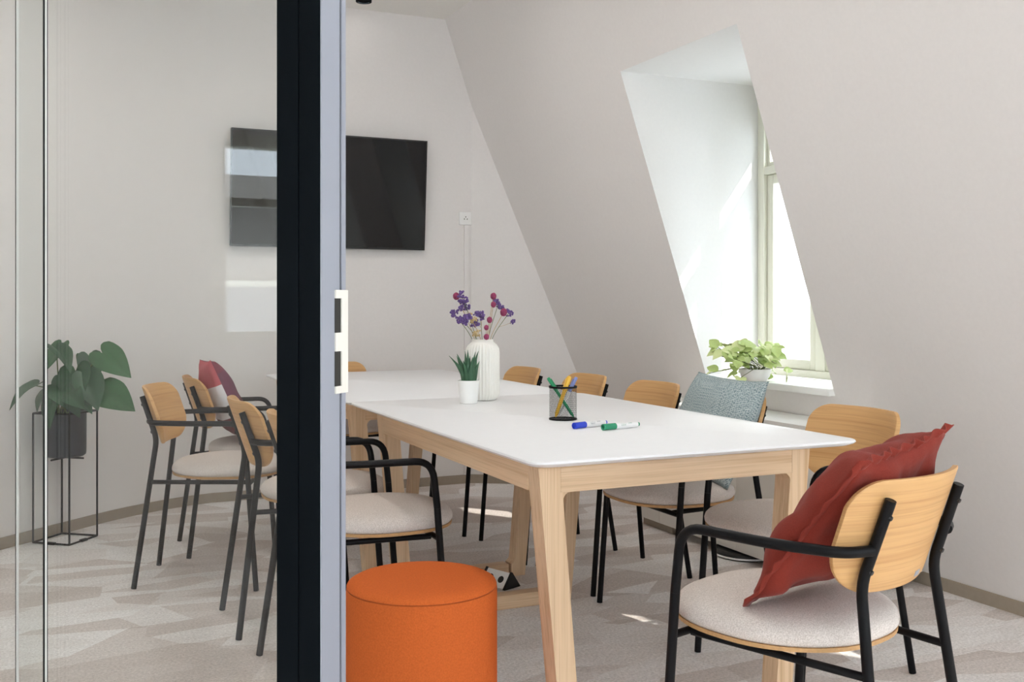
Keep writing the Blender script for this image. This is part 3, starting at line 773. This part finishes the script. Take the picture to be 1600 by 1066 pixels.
sprig(P, (-0.015, -0.015), (722, 500, 3.74), [(716, 501, 3.74, .012), (724, 500, 3.73, .015), (729, 497, 3.74, .014), (727, 503, 3.75, .011)], 'dense purple dried sprig low on the left of the vase', FG)
sprig(P, (0.0, 0.0), (750, 490, 3.78), [(746, 490, 3.78, .011), (752, 491, 3.79, .011), (753, 496, 3.78, .009), (743, 505, 3.77, .013)], 'purple dried sprig in the middle of the vase', FG)
sprig(P, (0.02, 0.008), (779, 474, 3.84), [(775, 472, 3.84, .011), (781, 476, 3.84, .011), (783, 480, 3.85, .009)], 'purple dried sprig at the upper right of the vase', FG)
sprig(P, (0.026, 0.0), (796, 488, 3.8), [(793, 486, 3.8, .010), (797, 490, 3.8, .010), (801, 503, 3.82, .008)], 'purple dried sprig reaching farthest right from the vase', FG)
sprig(M_, (-0.018, 0.012), (713, 463, 3.82), [(713, 463, 3.82, .0125)], 'magenta dried flower at the top left beside the purple sprig', FG)
sprig(M_, (0.015, 0.0), (771, 463, 3.79), [(771, 463, 3.79, .0115)], 'topmost magenta dried flower on the right', FG)
sprig(M_, (0.018, -0.008), (771, 476, 3.77), [(771, 476, 3.77, .010)], 'magenta dried flower just below the topmost one', FG)
sprig(M_, (0.024, 0.004), (787, 488, 3.79), [(787, 488, 3.79, .0135)], 'largest magenta dried flower on the right', FG)
sprig(M_, (0.01, -0.012), (765, 500, 3.76), [(765, 500, 3.76, .0105)], 'dark magenta dried flower halfway up on the right', FG)
sprig(M_, (0.006, -0.02), (760, 512, 3.74), [(760, 512, 3.74, .009)], 'small magenta dried flower above the vase rim', FG)
sprig(M_, (0.004, -0.026), (760, 526, 3.73), [(760, 526.5, 3.735, .010)], 'lowest magenta dried flower resting at the vase rim', FG)
sprig('bloom_straw', (-0.008, -0.02), (736, 497, 3.75), [(735, 494, 3.75, .010), (740, 500, 3.75, .010), (745, 520, 3.745, .012)], 'straw coloured dried sprig at the vase mouth', FG)

# small aloe
al = empty('potted_aloe', (1.362, 3.390, TZ)); tag(al, 'small aloe in a white pot beside the ribbed vase', 'plant')
lathe('pot', [(0, 0), (0.030, 0), (0.0315, 0.003), (0.0395, 0.083), (0.0370, 0.083), (0.0345, 0.06), (0, 0.06)], 'pot_white', al, 40)
lathe('soil', [(0.0356, 0.0705), (0.02, 0.073), (0, 0.074)], 'soil', al, 24)
for k, (a, lean, ln, w) in enumerate([(205, .55, .112, .0075), (180, .34, .105, .009), (150, .20, .11, .010), (100, .12, .118, .009), (60, .16, .10, .010), (20, .30, .10, .009), (0, .16, .12, .010), (330, .34, .085, .010), (270, .20, .10, .011), (240, .10, .125, .010), (300, .12, .118, .009), (225, .42, .09, .009)]):
    bm = new(); ca, sa = math.cos(math.radians(a)), math.sin(math.radians(a)); pts = []; rad = []
    for i in range(9):
        t = i / 8; out = 0.010 + 1.35 * lean * ln * (t ** 1.5) * (1.0 - 0.25 * t * (1 if k % 2 else -0.4)); z = 0.070 + ln * t * (1 - 0.12 * lean)
        pts.append((ca * out, sa * out, z)); rad.append(max(1.35 * w * (1 - t ** 2.3) * (0.75 + 0.5 * math.sin(PI * min(1, t + 0.25))), 0.0006))
    add_tube(bm, pts, 0, 8, True, rad); obj('leaf', bm, 'aloe_leaf', al, smooth=60)

# wire pen cup with pens
pc = empty('pen_cup', (1.435, 2.790, TZ)); tag(pc, 'black wire mesh pen cup on the near table', 'cup')
CR, CHH = 0.0425, 0.104
bm = new(); NS = 54; NZ = 12
for s in (-1, 1):
    for k in range(NS):
        a0 = 2 * PI * k / NS; pts = []
        for i in range(NZ + 1):
            a = a0 + s * 0.9 * i / NZ; pts.append((a, 0.003 + (CHH - 0.006) * i / NZ))
        for (a, z), (a2, z2) in zip(pts, pts[1:]):
            w = 0.00042 / CR
            q = [(CR * math.cos(b), CR * math.sin(b), zz) for b, zz in ((a - w, z), (a + w, z), (a2 + w, z2), (a2 - w, z2))]
            bm.faces.new([bm.verts.new(p) for p in q])
ms = obj('wire_mesh', bm, 'black_metal', pc); ms['kind'] = 'stuff'
lathe('rim', [(CR - 0.0005, CHH - 0.006), (CR + 0.0012, CHH - 0.006), (CR + 0.0016, CHH), (CR - 0.0010, CHH), (CR - 0.0012, CHH - 0.006), (CR - 0.0005, CHH - 0.006)], 'black_metal', pc, 40)
lathe('base', [(0, 0.0), (CR + 0.0008, 0.0), (CR + 0.0012, 0.004), (CR - 0.0006, 0.0042), (CR - 0.002, 0.0015), (0, 0.0015)], 'black_metal', pc, 40)
def pen(name, p0, p1, r, m, label, cat, cap=None, clip=False):
    p0, p1 = Vector(p0), Vector(p1); d = p1 - p0; L = d.length
    o = empty(name, p0); o.rotation_mode = 'QUATERNION'; o.rotation_quaternion = d.to_track_quat('Z', 'Y')
    tag(o, label, cat, 'pens in the wire cup')
    lathe('barrel', [(0, 0), (r * 0.35, 0.001), (r, 0.012), (r, L - 0.05), (0, L - 0.05)], m, o, 14)
    c = lathe('cap', [(r * 1.02, L - 0.0498), (r * 1.14, L - 0.0495), (r * 1.14, L - 0.004), (r * 0.9, L), (0, L)], cap or m, o, 14)
    box('clip', (-0.002, r * 1.1, L - 0.045), (0.002, r * 1.1 + 0.0022, L - 0.008), cap or m, c)
cc = Vector((1.435, 2.790, TZ))
rt = Vector((CS, -SN, 0)); fw = Vector((SN, CS, 0))
pen('pen', cc + rt * 0.034 + fw * 0.004 + Vector((0, 0, 0.006)), cc - rt * 0.046 + fw * 0.012 + Vector((0, 0, 0.128)), 0.0048, 'pen_green', 'dark green pen leaning left in the wire cup', 'pen')
pen('highlighter', cc - rt * 0.024 - fw * 0.012 + Vector((0, 0, 0.008)), cc + rt * 0.020 - fw * 0.010 + Vector((0, 0, 0.134)), 0.0058, 'pen_yellow', 'yellow highlighter in the wire cup', 'pen')
pen('pen', cc - rt * 0.016 + fw * 0.016 + Vector((0, 0, 0.008)), cc + rt * 0.042 + fw * 0.010 + Vector((0, 0, 0.130)), 0.0048, 'marker_white', 'pale pen with a violet cap leaning right in the wire cup', 'pen', 'pen_violet')
def marker(p0, p1, capm, inkm, label):
    p0, p1 = Vector(p0), Vector(p1); d = p1 - p0; L = d.length; r = 0.0092
    o = empty('marker', p0); tag(o, label, 'marker', 'whiteboard markers lying on the table'); o.rotation_mode = 'QUATERNION'; o.rotation_quaternion = d.to_track_quat('Z', 'Y')
    cp = lathe('cap', [(0, 0.004), (r * 0.55, 0.004), (r * 0.6, 0), (r, 0.0), (r * 0.98, 0.045), (r * 0.8, 0.045)], capm, o, 24)
    lathe('barrel', [(r * 0.86, 0.0452), (r * 0.92, 0.05), (r * 0.92, L - 0.012), (r * 0.75, L - 0.003), (0, L - 0.003)], 'marker_white', o, 24)
    lathe('end_plug', [(0, L - 0.003), (r * 0.6, L - 0.0028), (r * 0.6, L + 0.003), (0, L + 0.003)], capm, o, 16)
    # printed blocks of lettering on the barrel
    bm = new()
    for (z0, z1, a0, a1) in ((0.062, 0.083, 0.5, 0.95), (0.062, 0.080, 1.15, 1.5), (0.090, 0.104, 0.6, 0.9)):
        for k in range(5):
            zz0 = z0 + (z1 - z0) * k / 5; zz1 = zz0 + (z1 - z0) / 5 * 0.7; A = []
            for aa, zz in ((a0, zz0), (a1, zz0), (a1, zz1), (a0, zz1)):
                A.append(bm.verts.new((r * 0.925 * math.cos(aa + PI * 0.5), r * 0.925 * math.sin(aa + PI * 0.5), zz)))
            bm.faces.new(A)
    obj('print', bm, inkm, o)
mz = TZ + 0.0094
marker((1.352, 2.560, mz), (1.477, 2.600, mz), 'cap_blue', 'ink_dark', 'white marker with a blue cap lying beside the wire cup')
marker((1.411, 2.497, mz), (1.540, 2.521, mz), 'cap_green', 'ink_green', 'white marker with a green cap lying nearest the camera')

# ---------------------------------------------------------------- plants
LEAF_MESH = {}
def leaf_mesh(name, m, fold=0.25, droop=0.25, heart=True, n=4):
    """unit leaf: base at the origin, tip at +y, normal +z, thin but solid"""
    rows = [(-.20, .17, .30), (-.12, .07, .44), (0, 0, .50), (.15, 0, .53), (.3, 0, .52), (.45, 0, .46), (.6, 0, .37), (.75, 0, .25), (.88, 0, .13), (1.0, 0, .012)]
    if not heart: rows = [(0, 0, .03), (.1, 0, .22), (.25, 0, .38), (.45, 0, .44), (.65, 0, .38), (.82, 0, .24), (.94, 0, .1), (1.0, 0, .012)]
    bm = new(); lay = []
    for th in (0.006, -0.006):
        g = {}
        for s in (-1, 1):
            for i, (y, a, b) in enumerate(rows):
                for j in range(n + 1):
                    x = s * (a + (b - a) * j / n)
                    if j == 0 and a == 0 and s == 1: g[(s, i, j)] = g[(-1, i, 0)]; continue
                    z = fold * abs(x) - 0.5 * fold * x * x * 2 - droop * max(y, 0) ** 2 + 0.03 * math.sin(9 * y + 3 * s) * abs(x) + th * (1 if 0 < j < n else 0.5)
                    g[(s, i, j)] = bm.verts.new((x, y, z))
        for s in (-1, 1):
            for i in range(len(rows) - 1):
                for j in range(n):
                    bm.faces.new([g[(s, i, j)], g[(s, i, j + 1)], g[(s, i + 1, j + 1)], g[(s, i + 1, j)]])
        lay.append(g)
    a, b = lay
    for s in (-1, 1):
        for i in range(len(rows) - 1):
            bm.faces.new([a[(s, i, n)], a[(s, i + 1, n)], b[(s, i + 1, n)], b[(s, i, n)]])
    bmesh.ops.recalc_face_normals(bm, faces=bm.faces)
    me = bpy.data.meshes.new(name); bm.to_mesh(me); bm.free(); me.materials.append(MATS[m])
    me.polygons.foreach_set('use_smooth', [True] * len(me.polygons)); me.set_sharp_from_angle(angle=math.radians(60))
    LEAF_MESH[name] = me
leaf_mesh('monstera_a', 'monstera_leaf'); leaf_mesh('monstera_b', 'monstera_pale', 0.15, 0.12); leaf_mesh('monstera_c', 'monstera_leaf', 0.5, 0.45)
leaf_mesh('sill_a', 'sill_leaf', 0.3, 0.3, False, 2); leaf_mesh('sill_b', 'sill_leaf_pale', 0.3, 0.4, True, 2)
def put_leaf(parent, mesh, basep, tipp, normal, width=1.0):
    b, t = Vector(basep), Vector(tipp); y = t - b; L = y.length; y.normalize()
    z = Vector(normal); z = (z - y * z.dot(y)).normalized(); x = y.cross(z)
    o = bpy.data.objects.new('leaf', LEAF_MESH[mesh]); COL.objects.link(o); o.parent = parent
    M = Matrix((x * L * width, y * L, z * L)).transposed().to_4x4(); M.translation = b
    o.matrix_local = M
    return o
# wire stand with black pot and monstera by the bending wall
SC = Vector((0.050, 5.150, 0)); sa = math.radians(-39)
ps = empty('plant_stand', SC, sa); tag(ps, 'square black wire plant stand by the end wall', 'plant stand')
h = 0.097; cs_ = [(-h, -h), (h, -h), (h, h), (-h, h)]; BR = 0.0045
for x, y in cs_: tube('post', [(x, y, 0.004), (x, y, 0.597)], BR, 'black_metal', ps, 8)
for z in (0.0055, 0.597):
    for i in range(4):
        a, b = cs_[i], cs_[(i + 1) % 4]; tube('bar', [(*a, z), (*b, z)], BR, 'black_metal', ps, 8)
box('foot_tab', (-0.02, -h - 0.008, 0.001), (0.02, -h + 0.008, 0.012), 'black_metal', ps); box('foot_tab', (h - 0.008, -0.02, 0.001), (h + 0.008, 0.02, 0.012), 'black_metal', ps)
for a, b in (((-h, 0), (h, 0)), ((0, -h), (0, h))): tube('cross_bar', [(*a, 0.385 if a[0] else 0.3852), (*b, 0.385 if a[0] else 0.3852)], BR, 'black_metal', ps, 8)
mo = empty('potted_monstera', SC + Vector((0, 0, 0.391))); tag(mo, 'green monstera in a black pot held in the wire stand', 'plant')
lathe('pot', [(0, 0), (0.078, 0), (0.088, 0.008), (0.090, 0.02), (0.091, 0.205), (0.086, 0.206), (0.084, 0.17), (0, 0.17)], 'pot_black', mo, 48)
lathe('soil', [(0.0848, 0.186), (0.05, 0.192), (0, 0.194)], 'soil', mo, 32)
toC = Vector((-SN, -CS, 0)).normalized(); up = Vector((0, 0, 1))
# (base pixel, tip pixel, depth base, depth tip, normal mix (cam, up, right), mesh, width)
for k, (b, t, zb, zt_, nm, me, wd) in enumerate([
    ((95, 540), (66, 578), 4.66, 4.58, (.6, .8, -.3), 'monstera_b', 1.1), ((88, 545), (113, 563), 4.60, 4.52, (.3, 1, .3), 'monstera_c', .9),
    ((160, 552), (202, 586), 4.70, 4.62, (.9, .45, .2), 'monstera_b', 0.92), ((163, 610), (207, 638), 4.62, 4.52, (.9, .5, .1), 'monstera_b', 0.92),
    ((140, 558), (146, 598), 4.74, 4.66, (.9, .1, .4), 'monstera_a', 1.0), ((125, 556), (128, 580), 4.80, 4.78, (1, .1, -.3), 'monstera_b', .7),
    ((118, 580), (110, 640), 4.62, 4.50, (1, .35, -.1), 'monstera_a', 1.0), ((135, 588), (152, 634), 4.60, 4.52, (.9, .3, .4), 'monstera_a', 1.0),
    ((95, 606), (118, 634), 4.58, 4.48, (.8, .5, .3), 'monstera_c', 1.1), ((85, 616), (68, 666), 4.58, 4.50, (.9, .3, -.4), 'monstera_a', .9),
    ((72, 614), (50, 636), 4.62, 4.56, (.5, .8, -.3), 'monstera_c', .9), ((57, 603), (13, 618), 4.54, 4.40, (.35, 1, 0), 'monstera_c', .55),
    ((92, 592), (80, 612), 4.70, 4.68, (.9, .4, -.2), 'monstera_a', 1.1), ((128, 630), (143, 640), 4.56, 4.50, (.5, .9, .2), 'monstera_a', .8),
    ((108, 612), (126, 632), 4.56, 4.46, (1, .4, .2), 'monstera_a', .9)]):
    pb_, pt_ = at(*b, zb) - mo.location, at(*t, zt_) - mo.location
    n = toC * nm[0] + up * nm[1] + rt * nm[2]
    put_leaf(mo, me, pb_, pt_, n, wd * 0.74)
    root = Vector((0.035 * math.cos(k * 2.4), 0.035 * math.sin(k * 2.4), 0.185))
    tube('stalk', rounded([root, root.lerp(pb_, 0.55) + Vector((0, 0, 0.05)), pb_], 0.2, 6), 0.0026, 'stem_green', mo, 6)

# pale plant in a white bowl on the window sill
bp = at(1180, 590, 4.40); bp.z = SZ0 + 0.0005
sp_ = empty('potted_plant', bp); tag(sp_, 'pale green trailing plant in a white bowl on the window sill', 'plant')
lathe('bowl', [(0, 0), (0.036, 0), (0.045, 0.006), (0.062, 0.030), (0.071, 0.062), (0.068, 0.062), (0.058, 0.032), (0, 0.026)], 'pot_white', sp_, 40)
lathe('soil', [(0.0655, 0.052), (0.03, 0.056), (0, 0.057)], 'soil', sp_, 28)
random.seed(21)
for k in range(130):
    a = random.uniform(0, 2 * PI); el = random.uniform(0.02, 1.0); rr = random.uniform(0.02, 0.125)
    spread = Vector((math.cos(a) * 0.95, math.sin(a) * 1.15, 0))
    if spread.x < -0.3 and el < 0.5: spread.x *= 0.7
    c = Vector((0, 0, 0.062)) + spread * rr * (1.05 - 0.45 * el) * 1.2 + Vector((0, 0, el * 0.115 - (0.03 if el < 0.25 else 0)))
    if k % 4 == 0: c += rt * -0.08 + Vector((0, 0.02, -0.012))
    c.z = max(c.z, 0.03)
    if c.dot(toC) > 0.01 and c.z < 0.085 and abs(c.dot(rt)) < 0.085: c += up * 0.05 - toC * 0.07
    d = (spread.normalized() * random.uniform(0.5, 1) + Vector((random.uniform(-.4, .4), random.uniform(-.4, .4), random.uniform(-.5, .5)))).normalized()
    L = random.uniform(0.034, 0.058)
    t = c + d * L
    if t.z < 0.012: t.z = 0.012
    nrm = up * 0.7 + toC * 0.6 + spread * 0.3
    put_leaf(sp_, random.choice(['sill_a', 'sill_b', 'sill_a']), c, t, nrm, random.uniform(0.85, 1.15))
    if k % 4 == 0: tube('stalk', rounded([Vector((0.02 * math.cos(a), 0.02 * math.sin(a), 0.054)), Vector((0, 0, 0.075)) + spread * rr * 0.5, c], 0.1, 4), 0.0012, 'stem_green', sp_, 5)

# ---------------------------------------------------------------- outside and corridor
fb = empty('building', (11.5, 6, -9)); tag(fb, 'pale building across the street seen through the dormer window', 'building')
box('wall', (0, -13, 0), (4, 24, 18.2), 'facade', fb); box('cornice', (-0.4, -13.2, 18.2), (4.2, 24.2, 18.6), 'facade', fb)
for i in range(10):
    for j, z in enumerate((1.5, 5.0, 8.6, 12.2, 15.2)):
        y = -11.6 + i * 3.4
        w_ = box('window', (-0.06, y, z), (-0.001, y + 1.3, z + 1.7), 'window_paint', fb)
        box('pane', (-0.075, y + 0.08, z + 0.08), (-0.0605, y + 1.22, z + 1.62), 'facade_glass', w_)
bm = new(); add_prism(bm, [(0, 18.6), (4, 18.6), (4, 19.8), (2.2, 19.8)], lambda a, b, d: Vector((a, d, b)), -13, 24); obj('roof', bm, 'facade_roof', fb)
cy_ = empty('building', (-11, 0, -9)); tag(cy_, 'grey house across the courtyard mirrored faintly in the glass', 'building')
box('wall', (-4, -9, 0), (0, 9, 11.4), 'facade_grey', cy_); box('cornice', (-4.2, -9.2, 11.4), (0.4, 9.2, 11.7), 'facade_grey', cy_)
for i in range(5):
    for z in (2.0, 5.4, 8.6):
        y = -7.6 + i * 3.4
        w_ = box('window', (0.001, y, z), (0.06, y + 1.3, z + 1.8), 'window_paint', cy_)
        box('pane', (0.0605, y + 0.08, z + 0.08), (0.075, y + 1.22, z + 1.72), 'facade_glass', w_)
gp = empty('pendant_lamp', (-0.886, 1.587, 2.045)); tag(gp, 'clear glass globe pendant in the corridor, mirrored in the glass', 'lamp')
lathe('globe', [(0.1 * math.sin(PI * k / 20), -0.1 * math.cos(PI * k / 20)) for k in range(20)], 'clear_glass', gp, 40, smooth=60)
lathe('holder', [(0, 0.10), (0.02, 0.098), (0.02, 0.14), (0, 0.145)], 'frame_black', gp, 20)
tube('cord', [(0, 0, 0.145), (0, 0, CEIL - 2.045)], 0.003, 'rubber_black', gp, 6)
